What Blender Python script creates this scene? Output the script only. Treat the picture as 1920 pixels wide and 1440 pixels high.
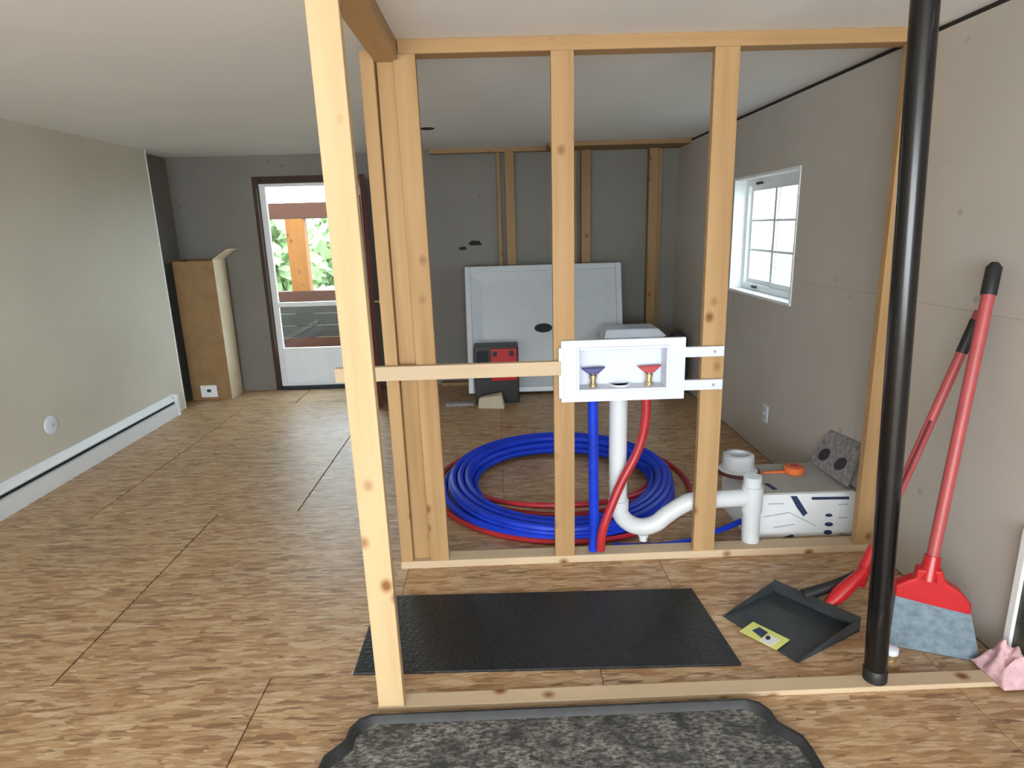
import bpy, bmesh, math, random
from mathutils import Vector, Matrix, noise
random.seed(7)
for o in list(bpy.data.objects): bpy.data.objects.remove(o)
S = bpy.context.scene
COL = S.collection

# ------------------------------------------------------------------ camera
F, PIT, YAW, ROLL, CZ = 1181.0, 0.2452, 0.0173, -0.0292, 1.6
FW = Vector((math.sin(YAW)*math.cos(PIT), math.cos(YAW)*math.cos(PIT), -math.sin(PIT)))
RT = Vector((math.cos(YAW), -math.sin(YAW), 0)); UP = RT.cross(FW)
R2 = math.cos(ROLL)*RT + math.sin(ROLL)*UP; U2 = -math.sin(ROLL)*RT + math.cos(ROLL)*UP
cam = bpy.data.cameras.new('camera'); camo = bpy.data.objects.new('camera', cam); COL.objects.link(camo)
cam.sensor_width = 36; cam.lens = F/1920*36; cam.clip_start = .05; cam.clip_end = 200
m = Matrix((R2, U2, -FW)).transposed().to_4x4(); m.translation = (0, 0, CZ); camo.matrix_world = m
S.camera = camo

# ------------------------------------------------------------------ world, lights, exposure
w = bpy.data.worlds.new('world'); S.world = w; w.use_nodes = True
bg = w.node_tree.nodes['Background']; bg.inputs[0].default_value = (.82, .93, 1, 1); bg.inputs[1].default_value = 10.0
def area(name, loc, rot, sx, sy, power, col):
    l = bpy.data.lights.new(name, 'AREA'); l.shape = 'RECTANGLE'; l.size = sx; l.size_y = sy; l.energy = power; l.color = col
    o = bpy.data.objects.new(name, l); COL.objects.link(o); o.location = loc; o.rotation_euler = rot
    return o
PI = math.pi
# added area lamp for daylight, at an assumed unseen window behind the camera
area('added_back_lamp', (-.5, -3.05, 1.2), (PI/2-.3, 0, 0), 4.3, 1.5, 140, (1, .975, .94))
S.view_settings.view_transform = 'Standard'; S.view_settings.look = 'None'
S.view_settings.exposure = 0.0; S.view_settings.gamma = 1.0; S.view_settings.use_curve_mapping = False

# ------------------------------------------------------------------ pixel helpers (a direction; the distance is given)
def ray(x, y): return FW + (x-960)/F*R2 - (y-720)/F*U2
def px(x, y, X=None, Y=None, Z=None):
    d = ray(x, y)
    t = X/d.x if X is not None else Y/d.y if Y is not None else (Z-CZ)/d.z
    return Vector((0, 0, CZ)) + d*t
def pxp(x, y, p0, n):
    d = ray(x, y); o = Vector((0, 0, CZ)); return o + d*((Vector(p0)-o).dot(n)/d.dot(n))

# ------------------------------------------------------------------ measured room
H, XL, XR, YF, YA, YB = 2.333, -3.025, 1.807, 6.487, 2.763, 1.828
YBACK = -3.1

# ------------------------------------------------------------------ materials
class NT:
    def __init__(s, name):
        s.m = bpy.data.materials.new(name); s.m.use_nodes = True; s.t = s.m.node_tree
        s.b = s.t.nodes['Principled BSDF']; s.out = s.t.nodes['Material Output']
    def n(s, typ, **kw):
        nd = s.t.nodes.new(typ)
        for k, v in kw.items():
            if k[0] == '_': setattr(nd, k[1:], v)
            else: nd.inputs[k.replace('__', ' ')].default_value = v
        return nd
    def l(s, a, b): s.t.links.new(a, b)
    def ramp(s, fac, stops, interp='LINEAR'):
        r = s.n('ShaderNodeValToRGB'); cr = r.color_ramp; cr.interpolation = interp
        while len(cr.elements) < len(stops): cr.elements.new(.5)
        for e, (p, c) in zip(cr.elements, stops): e.position = p; e.color = (*c, 1) if len(c) == 3 else c
        s.l(fac, r.inputs[0]); return r.outputs[0]
    def coords(s, scale, rnd=0, rot=(0, 0, 0)):
        tc = s.n('ShaderNodeTexCoord'); v = tc.outputs['Object']
        if rnd:
            oi = s.n('ShaderNodeObjectInfo'); mu = s.n('ShaderNodeVectorMath', _operation='SCALE')
            cb = s.n('ShaderNodeCombineXYZ'); s.l(oi.outputs['Random'], cb.inputs[0]); s.l(oi.outputs['Random'], cb.inputs[1]); s.l(oi.outputs['Random'], cb.inputs[2])
            mu.inputs['Scale'].default_value = rnd; s.l(cb.outputs[0], mu.inputs[0])
            ad = s.n('ShaderNodeVectorMath', _operation='ADD'); s.l(v, ad.inputs[0]); s.l(mu.outputs[0], ad.inputs[1]); v = ad.outputs[0]
        mp = s.n('ShaderNodeMapping'); mp.inputs['Scale'].default_value = scale; mp.inputs['Rotation'].default_value = rot
        s.l(v, mp.inputs[0]); return mp.outputs[0]
    def mix(s, fac, a, b, mode='MIX'):
        x = s.n('ShaderNodeMix', _data_type='RGBA', _blend_type=mode)
        for i, v in ((0, fac), (6, a), (7, b)):
            if hasattr(v, 'is_output'): s.l(v, x.inputs[i])
            else: x.inputs[i].default_value = v if not isinstance(v, tuple) else ((*v, 1) if len(v) == 3 else v)
        return x.outputs[2]
    def noise(s, vec, scale=1, detail=3, rough=.55):
        n = s.n('ShaderNodeTexNoise', Scale=scale, Detail=detail, Roughness=rough); s.l(vec, n.inputs['Vector']); return n.outputs[0]
    def vor(s, vec, scale=1, feature='F1'):
        n = s.n('ShaderNodeTexVoronoi', Scale=scale, _feature=feature); s.l(vec, n.inputs['Vector']); return n
    def bump(s, h, strength=.3, dist=.01):
        b = s.n('ShaderNodeBump', Strength=strength, Distance=dist); s.l(h, b.inputs['Height']); s.l(b.outputs[0], s.b.inputs['Normal'])
    def base(s, c): s.l(c, s.b.inputs['Base Color']) if hasattr(c, 'is_output') else setattr(s.b.inputs['Base Color'], 'default_value', (*c, 1))

def plain(name, col, rough=.5, metal=0, var=.08, scale=9, bump=0, spec=.5):
    k = NT(name); v = k.coords((1, 1, 1), 5)
    n = k.noise(v, scale, 4)
    a = tuple(max(0, c*(1-var)) for c in col); b = tuple(min(1, c*(1+var)) for c in col)
    k.base(k.ramp(n, [(.3, a), (.7, b)])); k.b.inputs['Roughness'].default_value = rough; k.b.inputs['Metallic'].default_value = metal
    k.b.inputs['Specular IOR Level'].default_value = spec
    if bump: k.bump(k.noise(v, scale*6, 3), bump, .004)
    return k.m

def lumber(name, axis, light=(.50, .325, .16), dark=(.32, .18, .073), knot=(.22, .09, .03)):
    k = NT(name)
    sc = [26, 26, 26]; sc[axis] = 1.1
    n = k.noise(k.coords(tuple(sc), 9), 1, 5, .6)
    sc2 = [5, 5, 5]; sc2[axis] = .7
    n2 = k.noise(k.coords(tuple(sc2), 17), 1, 2)
    c = k.ramp(n, [(.3, dark), (.5, tuple((a*2+b)/3 for a, b in zip(light, dark))), (.7, light)])
    c = k.mix(.45, c, k.ramp(n2, [(.35, dark), (.65, light)]))
    oi = k.n('ShaderNodeObjectInfo')
    c = k.mix(k.ramp(oi.outputs['Random'], [(0, (0, 0, 0)), (1, (.35, .35, .35))]), c, tuple((a+b)/2 for a, b in zip(light, dark)), 'MIX')
    sk = [7.5, 7.5, 7.5]; sk[axis] = 6
    vr = k.vor(k.coords(tuple(sk), 31), 1)
    kn = k.ramp(vr.outputs['Distance'], [(.07, (1, 1, 1)), (.13, (.45, .45, .45)), (.2, (0, 0, 0))])
    c = k.mix(kn, c, knot); k.base(c); k.b.inputs['Roughness'].default_value = .62; k.b.inputs['Specular IOR Level'].default_value = .3
    k.bump(n, .12, .002); return k.m

def osb():
    k = NT('oriented_strand_board')
    def layer(scale, rot, off):
        v = k.coords(scale, 13 + off, (0, 0, rot)); vr = k.vor(v, 1)
        sep = k.n('ShaderNodeSeparateColor'); k.l(vr.outputs['Color'], sep.inputs[0]); return sep.outputs[0], sep.outputs[1], vr.outputs['Distance']
    pal = [(0, (.13, .055, .02)), (.14, (.32, .155, .06)), (.45, (.49, .295, .14)), (.72, (.57, .39, .22)), (1, (.74, .57, .38))]
    a, a2, ad = layer((12, 70, 1), .10, 0); b, b2, bd = layer((16, 90, 1), -.25, 7); c3, c32, cd = layer((10, 55, 1), .38, 19)
    ca = k.ramp(a, pal); cb = k.ramp(b, pal); cc = k.ramp(c3, pal)
    c = k.mix(k.ramp(b2, [(.45, (0, 0, 0)), (.5, (.85, .85, .85))]), ca, cb)
    c = k.mix(k.ramp(c32, [(.62, (0, 0, 0)), (.66, (.8, .8, .8))]), c, cc)
    big = k.noise(k.coords((1, 1, 1), 3), 1.6, 3)
    c = k.mix(.30, c, k.ramp(big, [(.3, (.34, .27, .21)), (.5, (.48, .33, .19)), (.75, (.56, .42, .27))]))
    fine = k.noise(k.coords((20, 130, 1), 0), 1, 4)
    c = k.mix(.5, c, k.ramp(fine, [(.35, (.62, .55, .5)), (.6, (1, 1, 1))]), 'MULTIPLY')
    k.base(c); k.b.inputs['Roughness'].default_value = .42; k.b.inputs['Specular IOR Level'].default_value = .5
    k.bump(fine, .25, .003); return k.m

def drywall(name, a, b, spots=0):
    k = NT(name); v = k.coords((1, 1, 1), 4)
    c = k.ramp(k.noise(v, 1.3, 3), [(.3, a), (.7, b)])
    if spots:
        vr = k.vor(v, 5); c = k.mix(k.ramp(vr.outputs['Distance'], [(.05, (.6, .6, .6)), (.1, (0, 0, 0))]), c, tuple(x*.62 for x in a))
    k.base(c); k.b.inputs['Roughness'].default_value = .62; k.b.inputs['Specular IOR Level'].default_value = .35
    k.bump(k.noise(v, 60, 3), .06, .002); return k.m

def rubber(name, a, b, scale, rough=.55, strength=.6):
    k = NT(name); v = k.coords((1, 1, 1)); vr = k.vor(v, scale)
    n = k.noise(v, 9, 4); c = k.ramp(n, [(.3, a), (.7, b)])
    c = k.mix(k.ramp(vr.outputs['Distance'], [(.2, (.5, .5, .5)), (.5, (0, 0, 0))]), c, tuple(x*1.9 for x in b))
    k.base(c); k.b.inputs['Roughness'].default_value = rough; k.bump(vr.outputs['Distance'], strength, .004); return k.m

def dirty():
    k = NT('dirty_black_plastic'); v = k.coords((1, 1, 1))
    n = k.noise(v, 7, 6, .7); f = k.noise(k.coords((1, 2.2, 1)), 45, 5, .7)
    c = k.ramp(f, [(.34, (.018, .02, .022)), (.46, (.085, .088, .085)), (.58, (.27, .26, .24)), (.72, (.42, .41, .37))])
    c = k.mix(k.ramp(n, [(.36, (.95, .95, .95)), (.56, (0, 0, 0))]), c, (.028, .03, .033))
    k.base(c); k.b.inputs['Roughness'].default_value = .55; k.bump(f, .5, .004); return k.m

def black_pipe():
    k = NT('glossy_black_plastic'); v = k.coords((60, 60, 5)); n = k.noise(v, 1, 5, .7)
    k.base(k.ramp(n, [(.6, (.004, .004, .005)), (.70, (.03, .03, .035)), (.78, (.30, .30, .32))])); k.b.inputs['Roughness'].default_value = .22; return k.m

def glass():
    k = NT('window_glass'); t = k.n('ShaderNodeBsdfTransparent'); t.inputs[0].default_value = (.93, .97, .97, 1)
    g = k.n('ShaderNodeBsdfGlossy', Roughness=.02); mx = k.n('ShaderNodeMixShader', Fac=.05); k.l(t.outputs[0], mx.inputs[1]); k.l(g.outputs[0], mx.inputs[2])
    k.l(mx.outputs[0], k.out.inputs[0]); return k.m

M = {
 'wx': lumber('pine_lumber_x', 0), 'wy': lumber('pine_lumber_y', 1), 'wz': lumber('pine_lumber_z', 2),
 'wzl': lumber('pale_post_lumber', 2, (.62, .46, .27), (.47, .32, .165)),
 'wz2': lumber('shade_darkened_pine_z', 2, (.34, .22, .105), (.22, .13, .055)), 'wx2': lumber('shade_darkened_pine_x', 0, (.34, .22, .105), (.22, .13, .055)),  # same pine, darker: shade of the far room is put into the colour
 'pale': lumber('pale_pine_strip', 0, (.62, .49, .34), (.52, .39, .25)),
 'osb': osb(), 'joint': plain('dark_floor_joint', (.06, .045, .035), .9),
 'cream': drywall('cream_painted_wall', (.54, .51, .43), (.60, .57, .48)),
 'greyboard': drywall('bare_grey_drywall', (.47, .44, .40), (.52, .49, .45), 1),
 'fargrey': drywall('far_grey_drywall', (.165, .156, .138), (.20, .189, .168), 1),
 'ceil': drywall('white_ceiling_paint', (.80, .82, .83), (.84, .86, .87)),
 'gap': plain('dark_gap', (.02, .018, .016), .95),
 'white': plain('white_plastic', (.68, .73, .83), .38, var=.03), 'pvc': plain('white_pvc', (.66, .70, .74), .32, var=.03),
 'wenamel': plain('white_enamel', (.74, .76, .78), .4, var=.03), 'acrylic': plain('white_acrylic', (.50, .54, .58), .22, var=.03),
 'vinyl': plain('white_vinyl', (.80, .83, .85), .4, var=.03),
 'slot': plain('dark_slot', (.015, .02, .03), .8), 'black': plain('black_plastic', (.014, .014, .016), .45),
 'blue': plain('blue_pex', (.010, .045, .58), .42, var=.25, scale=4, spec=.25), 'red': plain('red_pex', (.42, .022, .03), .36, var=.2),
 'bluev': plain('blue_handle', (.01, .015, .16), .4), 'redv': plain('red_handle', (.42, .02, .03), .4),
 'brass': plain('brass', (.55, .42, .24), .35, .8), 'metal': plain('grey_metal', (.45, .45, .46), .35, .9),
 'cardboard': plain('brown_cardboard', (.27, .165, .075), .85, var=.12), 'cardlit': plain('daylit_cardboard', (.66, .54, .38), .85),  # second cardboard paler: daylight from the doorway is put into its colour
 'mahog': lumber('mahogany_stain', 2, (.12, .022, .010), (.05, .009, .005), (.02, .006, .004)),
 'jamb': lumber('dark_brown_jamb', 2, (.06, .032, .02), (.03, .016, .01), (.02, .01, .006)),
 'porch': lumber('orange_brown_stain', 2, (.30, .105, .012), (.20, .06, .007), (.1, .03, .004)),
 'porchx': lumber('dark_red_brown_stain', 0, (.075, .018, .005), (.045, .010, .003), (.03, .006, .002)),
 'weather': lumber('weathered_board', 0, (.035, .030, .022), (.016, .013, .010), (.01, .008, .006)),
 'soffit': plain('cream_soffit', (.85, .78, .66), .7), 'kick': plain('pale_blue_white_panel', (.80, .88, .95), .35, var=.02),
 'mat': rubber('black_rubber', (.005, .007, .009), (.011, .014, .018), 55, .5), 'dirty': dirty(),
 'trayrim': plain('black_tray_plastic', (.02, .023, .026), .42, var=.3, scale=20), 'pan': plain('dark_grey_plastic', (.035, .043, .05), .5, var=.2),
 'yellow': plain('yellow_sticker', (.75, .78, .22), .5), 'redplastic': plain('glossy_red_plastic', (.50, .015, .02), .28),
 'redpole': plain('red_painted_pole', (.42, .075, .08), .4), 'orange': plain('orange_plastic', (.75, .17, .05), .45),
 'pipe': black_pipe(), 'carton': plain('white_carton', (.78, .82, .86), .55, var=.03), 'ctop': plain('grey_carton_top', (.42, .42, .40), .7),
 'ink': plain('dark_blue_ink', (.02, .04, .10), .6), 'inklight': plain('pale_grey_ink', (.42, .50, .55), .6),
 'bristle': plain('blue_grey_bristle', (.16, .22, .27), .6, var=.3, scale=30), 'stone': plain('speckled_grey_plate', (.26, .25, .26), .7, var=.4, scale=40),
 'charcoal': plain('charcoal', (.035, .035, .045), .7), 'pink': plain('pink_insulation', (.66, .42, .46), .9, var=.2, scale=30, bump=.5),
 'olive': plain('mottled_dark_print', (.05, .05, .035), .5, var=.8, scale=16), 'creamblock': plain('cream_foam', (.55, .50, .38), .8),
 'darkred': plain('dark_red_rubber', (.12, .01, .015), .5), 'glass': glass(), 'grass': plain('grass', (.09, .11, .06), .9, var=.4, scale=3),
 'leaf': plain('pale_green_leaf', (.28, .40, .17), .6, var=.4, scale=2), 'bark': plain('bark', (.12, .08, .05), .9),
}

# ------------------------------------------------------------------ mesh helpers
class MB:
    def __init__(s): s.v = []; s.f = []
    def add(s, vs, fs):
        o = len(s.v); s.v += [Vector(v) for v in vs]; s.f += [[i+o for i in f] for f in fs]; return s
    def box(s, a, b):
        (x0, y0, z0), (x1, y1, z1) = a, b
        return s.add([(x0,y0,z0),(x1,y0,z0),(x1,y1,z0),(x0,y1,z0),(x0,y0,z1),(x1,y0,z1),(x1,y1,z1),(x0,y1,z1)],
                     [(3,2,1,0),(4,5,6,7),(0,1,5,4),(1,2,6,5),(2,3,7,6),(3,0,4,7)])
    def hexa(s, p): return s.add(p, [(3,2,1,0),(4,5,6,7),(0,1,5,4),(1,2,6,5),(2,3,7,6),(3,0,4,7)])
    def prism(s, pts, ext):
        n = len(pts); ext = Vector(ext); pts = [Vector(p) for p in pts]
        return s.add(pts + [p+ext for p in pts], [tuple(range(n))[::-1], tuple(range(n, 2*n))] + [(i, (i+1) % n, n+(i+1) % n, n+i) for i in range(n)])
    def tube(s, path, r, seg=12, cap=True, closed=False):
        path = [Vector(p) for p in path]; n = len(path); rr = r if isinstance(r, (list, tuple)) else [r]*n
        prev = None; base = len(s.v); vs = []
        for i, p in enumerate(path):
            a = path[i-1] if (i or closed) else p; b = path[(i+1) % n] if (i < n-1 or closed) else p
            t = (b-a).normalized()
            if prev is None:
                u = t.orthogonal().normalized()
            else: u = (prev - t*prev.dot(t)).normalized()
            prev = u; v = t.cross(u)
            for k in range(seg):
                q = 2*PI*k/seg; vs.append(p + (u*math.cos(q) + v*math.sin(q))*rr[i])
        fs = []
        for i in range(n if closed else n-1):
            j = (i+1) % n
            for k in range(seg): fs.append((i*seg+k, i*seg+(k+1) % seg, j*seg+(k+1) % seg, j*seg+k))
        if cap and not closed: fs += [tuple(range(seg))[::-1], tuple((n-1)*seg+k for k in range(seg))]
        return s.add(vs, fs)
    def lathe(s, prof, c, seg=28, axis=(0, 0, 1)):
        ax = Vector(axis).normalized(); u = ax.orthogonal().normalized(); v = ax.cross(u); c = Vector(c); vs = []
        for r, h in prof:
            for k in range(seg): q = 2*PI*k/seg; vs.append(c + ax*h + (u*math.cos(q)+v*math.sin(q))*r)
        n = len(prof); fs = []
        for i in range(n-1):
            for k in range(seg): fs.append((i*seg+k, i*seg+(k+1) % seg, (i+1)*seg+(k+1) % seg, (i+1)*seg+k))
        fs += [tuple(range(seg))[::-1], tuple((n-1)*seg+k for k in range(seg))]
        return s.add(vs, fs)
    def build(s, name, mat, parent=None, origin=None, bevel=0, smooth=False, seg=2):
        if origin is None:
            if parent is not None: origin = WORLD[parent.name]
            else:
                lo = [min(v[i] for v in s.v) for i in range(3)]; hi = [max(v[i] for v in s.v) for i in range(3)]
                origin = ((lo[0]+hi[0])/2, (lo[1]+hi[1])/2, lo[2])
        origin = Vector(origin)
        me = bpy.data.meshes.new(name); me.from_pydata([v-origin for v in s.v], [], s.f)
        bm = bmesh.new(); bm.from_mesh(me); bmesh.ops.recalc_face_normals(bm, faces=bm.faces)
        if bevel:
            es = [e for e in bm.edges if len(e.link_faces) == 2 and e.calc_face_angle(0) > .6]
            bmesh.ops.bevel(bm, geom=es, offset=bevel, segments=seg, affect='EDGES', profile=.6, clamp_overlap=True)
        if smooth:
            for f in bm.faces: f.smooth = True
            for e in bm.edges:
                if len(e.link_faces) == 2 and e.calc_face_angle(0) > .7: e.smooth = False
        bm.to_mesh(me); bm.free()
        me.materials.append(M[mat] if isinstance(mat, str) else mat)
        o = bpy.data.objects.new(name, me); COL.objects.link(o)
        if parent is not None:
            o.parent = parent; o.location = origin - WORLD[parent.name]
        else: o.location = origin
        WORLD[o.name] = origin
        return o
WORLD = {}
def tag(o, label=None, cat=None, group=None, kind=None):
    for k, v in (('label', label), ('category', cat), ('group', group), ('kind', kind)):
        if v: o[k] = v
    return o
def thing(name, loc, label, cat, group=None, kind=None):
    o = bpy.data.objects.new(name, None); COL.objects.link(o); o.location = loc; o.empty_display_size = .1; WORLD[o.name] = Vector(loc)
    return tag(o, label, cat, group, kind)
def B(a, b): return MB().box(a, b)
def arc(c, r, a0, a1, n, ax=(0, 2), y=0):
    out = []
    for i in range(n+1):
        q = a0+(a1-a0)*i/n; p = [0, 0, 0]; p[ax[0]] = c[0]+r*math.cos(q); p[ax[1]] = c[1]+r*math.sin(q)
        p[3-ax[0]-ax[1]] = y; out.append(Vector(p))
    return out

# ================================================================== STRUCTURE
# ---- floor: dark bed with strand board sheets laid on it
fl = B((XL-.3, YBACK-.1, -.06), (XR+.12, YF+.1, -.012)).build('floor', 'joint'); tag(fl, 'brown strand board subfloor with dark joints between sheets', 'floor', kind='structure')
rows = [(YBACK, -.42, [-2.11, -.89, .33, 1.55]), (-.42, .80, [-2.11, -.89, .33, 1.55]), (.80, 2.03, [-2.11, -.89, .33, 1.55]), (2.03, 3.47, [-2.92, -1.70, -.48, .74]), (3.47, 5.93, [-2.45, -1.23, -.01, 1.21]), (5.93, YF, [-2.0, -.4, .9])]
for y0, y1, xs in rows:
    e = [XL-.2]+xs+[XR]
    for x0, x1 in zip(e, e[1:]):
        if x1-x0 < .05: continue
        g = .0026 if y0 < 2 else .0045
        ga, gb = (g if x0 < -.6 else .0012), (g if x1 < -.6 else .0012)
        B((x0+ga, y0+.0012, -.012), (x1-gb, y1-.0012, 0)).build('subfloor_sheet', 'osb', fl, origin=((x0+x1)/2, (y0+y1)/2, -.012))
# ---- ceiling
ce = B((XL-.3, YBACK-.1, H), (XR+.12, YF+.12, H+.08)).build('ceiling', 'ceil'); tag(ce, 'smooth white painted ceiling', 'ceiling', kind='structure')
hole = MB().lathe([(.0, -.004), (.055, -.004), (.06, 0)], px(800, 241, Z=H)+Vector((0, 0, 0)), 20).build('ceiling_hole', 'gap', ce); tag(hole, 'small dark round opening in ceiling')
# ---- left wall ends in an outside corner before the far wall
YE = 5.87
wl = B((XL-.3, YBACK, 0), (XL, YE, H)).build('wall_left', 'cream'); tag(wl, 'cream painted left wall', 'wall', kind='structure')
B((XL-.006, YE-.012, 0), (XL+.003, YE+.003, H)).build('corner_bead', 'vinyl', wl)
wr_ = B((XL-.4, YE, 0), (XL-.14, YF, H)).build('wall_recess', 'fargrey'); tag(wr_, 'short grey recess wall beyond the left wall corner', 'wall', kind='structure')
# ---- far wall with door opening
DX0, DX1, DZ = -2.36, -1.34, 2.135
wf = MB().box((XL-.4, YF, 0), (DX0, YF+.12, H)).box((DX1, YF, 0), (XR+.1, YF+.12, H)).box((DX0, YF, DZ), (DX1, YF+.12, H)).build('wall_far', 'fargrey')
tag(wf, 'grey drywall far wall with the open doorway', 'wall', kind='structure')
for (x, y, r) in ((890, 456, .075), (868, 466, .045)):
    p = px(x, y, Y=YF-.002); c = []
    for i in range(14):
        q = 2*PI*i/14; rr = r*(.7+.5*random.random()); c.append((p.x+rr*math.cos(q), YF-.002, p.z+rr*.4*math.sin(q)))
    MB().prism(c, (0, .003, 0)).build('torn_patch', 'gap', wf)
# ---- right wall: studs bed, drywall sheets with joints, gap under ceiling
WY0, WY1, WZ0, WZ1 = 3.86, 4.92, 1.07, 1.90
wr = MB().box((XR+.012, YBACK, 0), (XR+.14, WY0, H)).box((XR+.012, WY1, 0), (XR+.14, YF, H)).box((XR+.012, WY0, 0), (XR+.14, WY1, WZ0)).box((XR+.012, WY0, WZ1), (XR+.14, WY1, H)).build('wall_right', 'gap')
tag(wr, 'bare grey drywall right wall with small window', 'wall', kind='structure')
def sheet(y0, y1, z0, z1):
    g = .0004; mb = MB(); x0, x1 = XR, XR+.012; y0 += g; y1 -= g; z0 += g; z1 -= g
    iy0, iy1, iz0, iz1 = max(y0, WY0), min(y1, WY1), max(z0, WZ0), min(z1, WZ1)
    if iy0 >= iy1 or iz0 >= iz1: mb.box((x0, y0, z0), (x1, y1, z1))
    else:
        if iy0 > y0: mb.box((x0, y0, z0), (x1, iy0, z1))
        if iy1 < y1: mb.box((x0, iy1, z0), (x1, y1, z1))
        if iz0 > z0: mb.box((x0, iy0, z0), (x1, iy1, iz0))
        if iz1 < z1: mb.box((x0, iy0, iz1), (x1, iy1, z1))
    mb.build('drywall_sheet', 'greyboard', wr, origin=(XR, (y0+y1)/2, z0))
for z0, z1, ys in ((.003, 1.235, [YBACK, .6, 3.04, YF]), (1.235, H-.022, [YBACK, 1.9, 4.34, YF])):
    for y0, y1 in zip(ys, ys[1:]): sheet(y0, y1, z0, z1)
# ---- back wall (behind the camera) with an assumed wide window for the added lamp
wb = MB().box((XL-.3, YBACK-.12, 0), (-2.7, YBACK, H)).box((1.7, YBACK-.12, 0), (XR+.12, YBACK, H)).box((-2.7, YBACK-.12, 0), (1.7, YBACK, .42)).box((-2.7, YBACK-.12, 1.98), (1.7, YBACK, H)).build('wall_back', 'cream')
tag(wb, 'cream wall behind the camera with an assumed wide window', 'wall', kind='structure')

# ---- doorway, open mahogany door
d1 = thing('door_1', (-1.85, YF, 0), 'dark stained doorway with mahogany door swung open inwards', 'door', kind='structure')
B((DX0, YF-.02, 0), (DX0+.035, YF+.12, DZ)).build('jamb', 'jamb', d1, bevel=.003)
B((DX1-.035, YF-.02, 0), (DX1, YF+.12, DZ)).build('jamb', 'jamb', d1, bevel=.003)
B((DX0+.035, YF-.02, DZ-.06), (DX1-.035, YF+.12, DZ)).build('head_jamb', 'jamb', d1, bevel=.003)
B((DX0+.035, YF-.03, 0), (DX1-.035, YF+.12, .022)).build('threshold', 'slot', d1, bevel=.003)
h0, h1 = Vector((-1.34, YF-.03)), Vector((-1.10, 5.62)); dv = (h1-h0).normalized(); nv = Vector((dv.y, -dv.x))*.042
def slab(t0, t1, z0, z1, a, b):
    p = [h0+dv*t0+nv*a, h0+dv*t1+nv*a, h0+dv*t1+nv*b, h0+dv*t0+nv*b]
    return MB().hexa([(q.x, q.y, z0) for q in p]+[(q.x, q.y, z1) for q in p])
L = (h1-h0).length
ds = slab(0, L, .012, DZ-.07, 0, 1).build('door_slab', 'mahog', d1, bevel=.003)
for z0, z1 in ((.2, .75), (.95, 1.9)):
    for t0, t1 in ((.1, L/2-.05), (L/2+.05, L-.1)): slab(t0, t1, z0, z1, 1.0, 1.25).build('raised_panel', 'mahog', ds, bevel=.006)
kp = h0+dv*(L-.07)
for sgn in (1.0, 0.0):
    MB().lathe([(.028, 0), (.03, .006), (.012, .01), (.012, .035), (.026, .045), (.028, .06), (.018, .07)], (kp.x+nv.x*sgn, kp.y+nv.y*sgn, .98), 16, (nv.x*(1 if sgn else -1), nv.y*(1 if sgn else -1), 0)).build('door_knob', 'brass', ds, smooth=True)
# ---- storm door
SY = YF+.05; sx0, sx1 = DX0+.037, DX1-.037
d2 = thing('door_2', ((sx0+sx1)/2, SY, .022), 'white storm door with glass above a pale kick panel', 'door', kind='structure')
zt = DZ-.062
for a, b in ((sx0, sx0+.06), (sx1-.06, sx1)): B((a, SY, .024), (b, SY+.035, zt)).build('stile', 'vinyl', d2, bevel=.004)
for a, b, n in ((zt-.03, zt, 'top_rail'), (.86, .905, 'middle_rail'), (.405, .43, 'lower_rail'), (.024, .06, 'bottom_rail')): B((sx0+.06, SY, a), (sx1-.06, SY+.035, b)).build(n, 'vinyl', d2, bevel=.004)
B((sx0+.06, SY+.008, .06), (sx1-.06, SY+.028, .405)).build('kick_panel', 'kick', d2)
B((sx0+.06, SY+.014, .43), (sx1-.06, SY+.019, .86)).build('pane', 'glass', d2); B((sx0+.06, SY+.014, .905), (sx1-.06, SY+.019, zt-.03)).build('pane', 'glass', d2)
# ---- window on the right wall
w1 = thing('window_1', (XR, (WY0+WY1)/2, WZ0), 'small white vinyl window with grille in the right wall', 'window', kind='structure')
t = .018; D = .15
B((XR-.006, WY0, WZ1-t), (XR+D, WY1, WZ1)).build('head_liner', 'vinyl', w1, bevel=.002); B((XR-.012, WY0, WZ0), (XR+D, WY1, WZ0+t)).build('sill', 'vinyl', w1, bevel=.002)
B((XR-.006, WY1-t, WZ0+t), (XR+D, WY1, WZ1-t)).build('side_liner', 'vinyl', w1, bevel=.002); B((XR-.006, WY0, WZ0+t), (XR+D, WY0+t, WZ1-t)).build('side_liner', 'vinyl', w1, bevel=.002)
y0, y1, z0, z1 = WY0+t, WY1-t, WZ0+t, WZ1-t; fx0, fx1 = XR+.085, XR+.135
def frame4(x0, x1, y0, y1, z0, z1, wd, name, mat, parent):
    return MB().box((x0, y0, z0), (x1, y0+wd, z1)).box((x0, y1-wd, z0), (x1, y1, z1)).box((x0, y0+wd, z0), (x1, y1-wd, z0+wd)).box((x0, y0+wd, z1-wd), (x1, y1-wd, z1)).build(name, mat, parent)
frame4(fx0, fx1, y0, y1, z0, z1, .045, 'outer_frame', 'vinyl', w1)
ym = (y0+y1)/2
for a, b, off in ((y0+.045, ym+.02, 0), (ym-.02, y1-.045, .018)):
    sa = frame4(fx0+.006+off, fx0+.022+off, a, b, z0+.045, z1-.045, .035, 'sash', 'vinyl', w1)
    B((fx0+.012+off, a+.035, z0+.08), (fx0+.016+off, b-.035, z1-.08)).build('pane', 'glass', sa)
    c = (a+b)/2; hh = (z1-z0-.16)
    for i in (1, 2): B((fx0+.008+off, a+.035, z0+.08+hh*i/3-.008), (fx0+.02+off, b-.035, z0+.08+hh*i/3+.008)).build('muntin', 'vinyl', sa)
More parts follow.
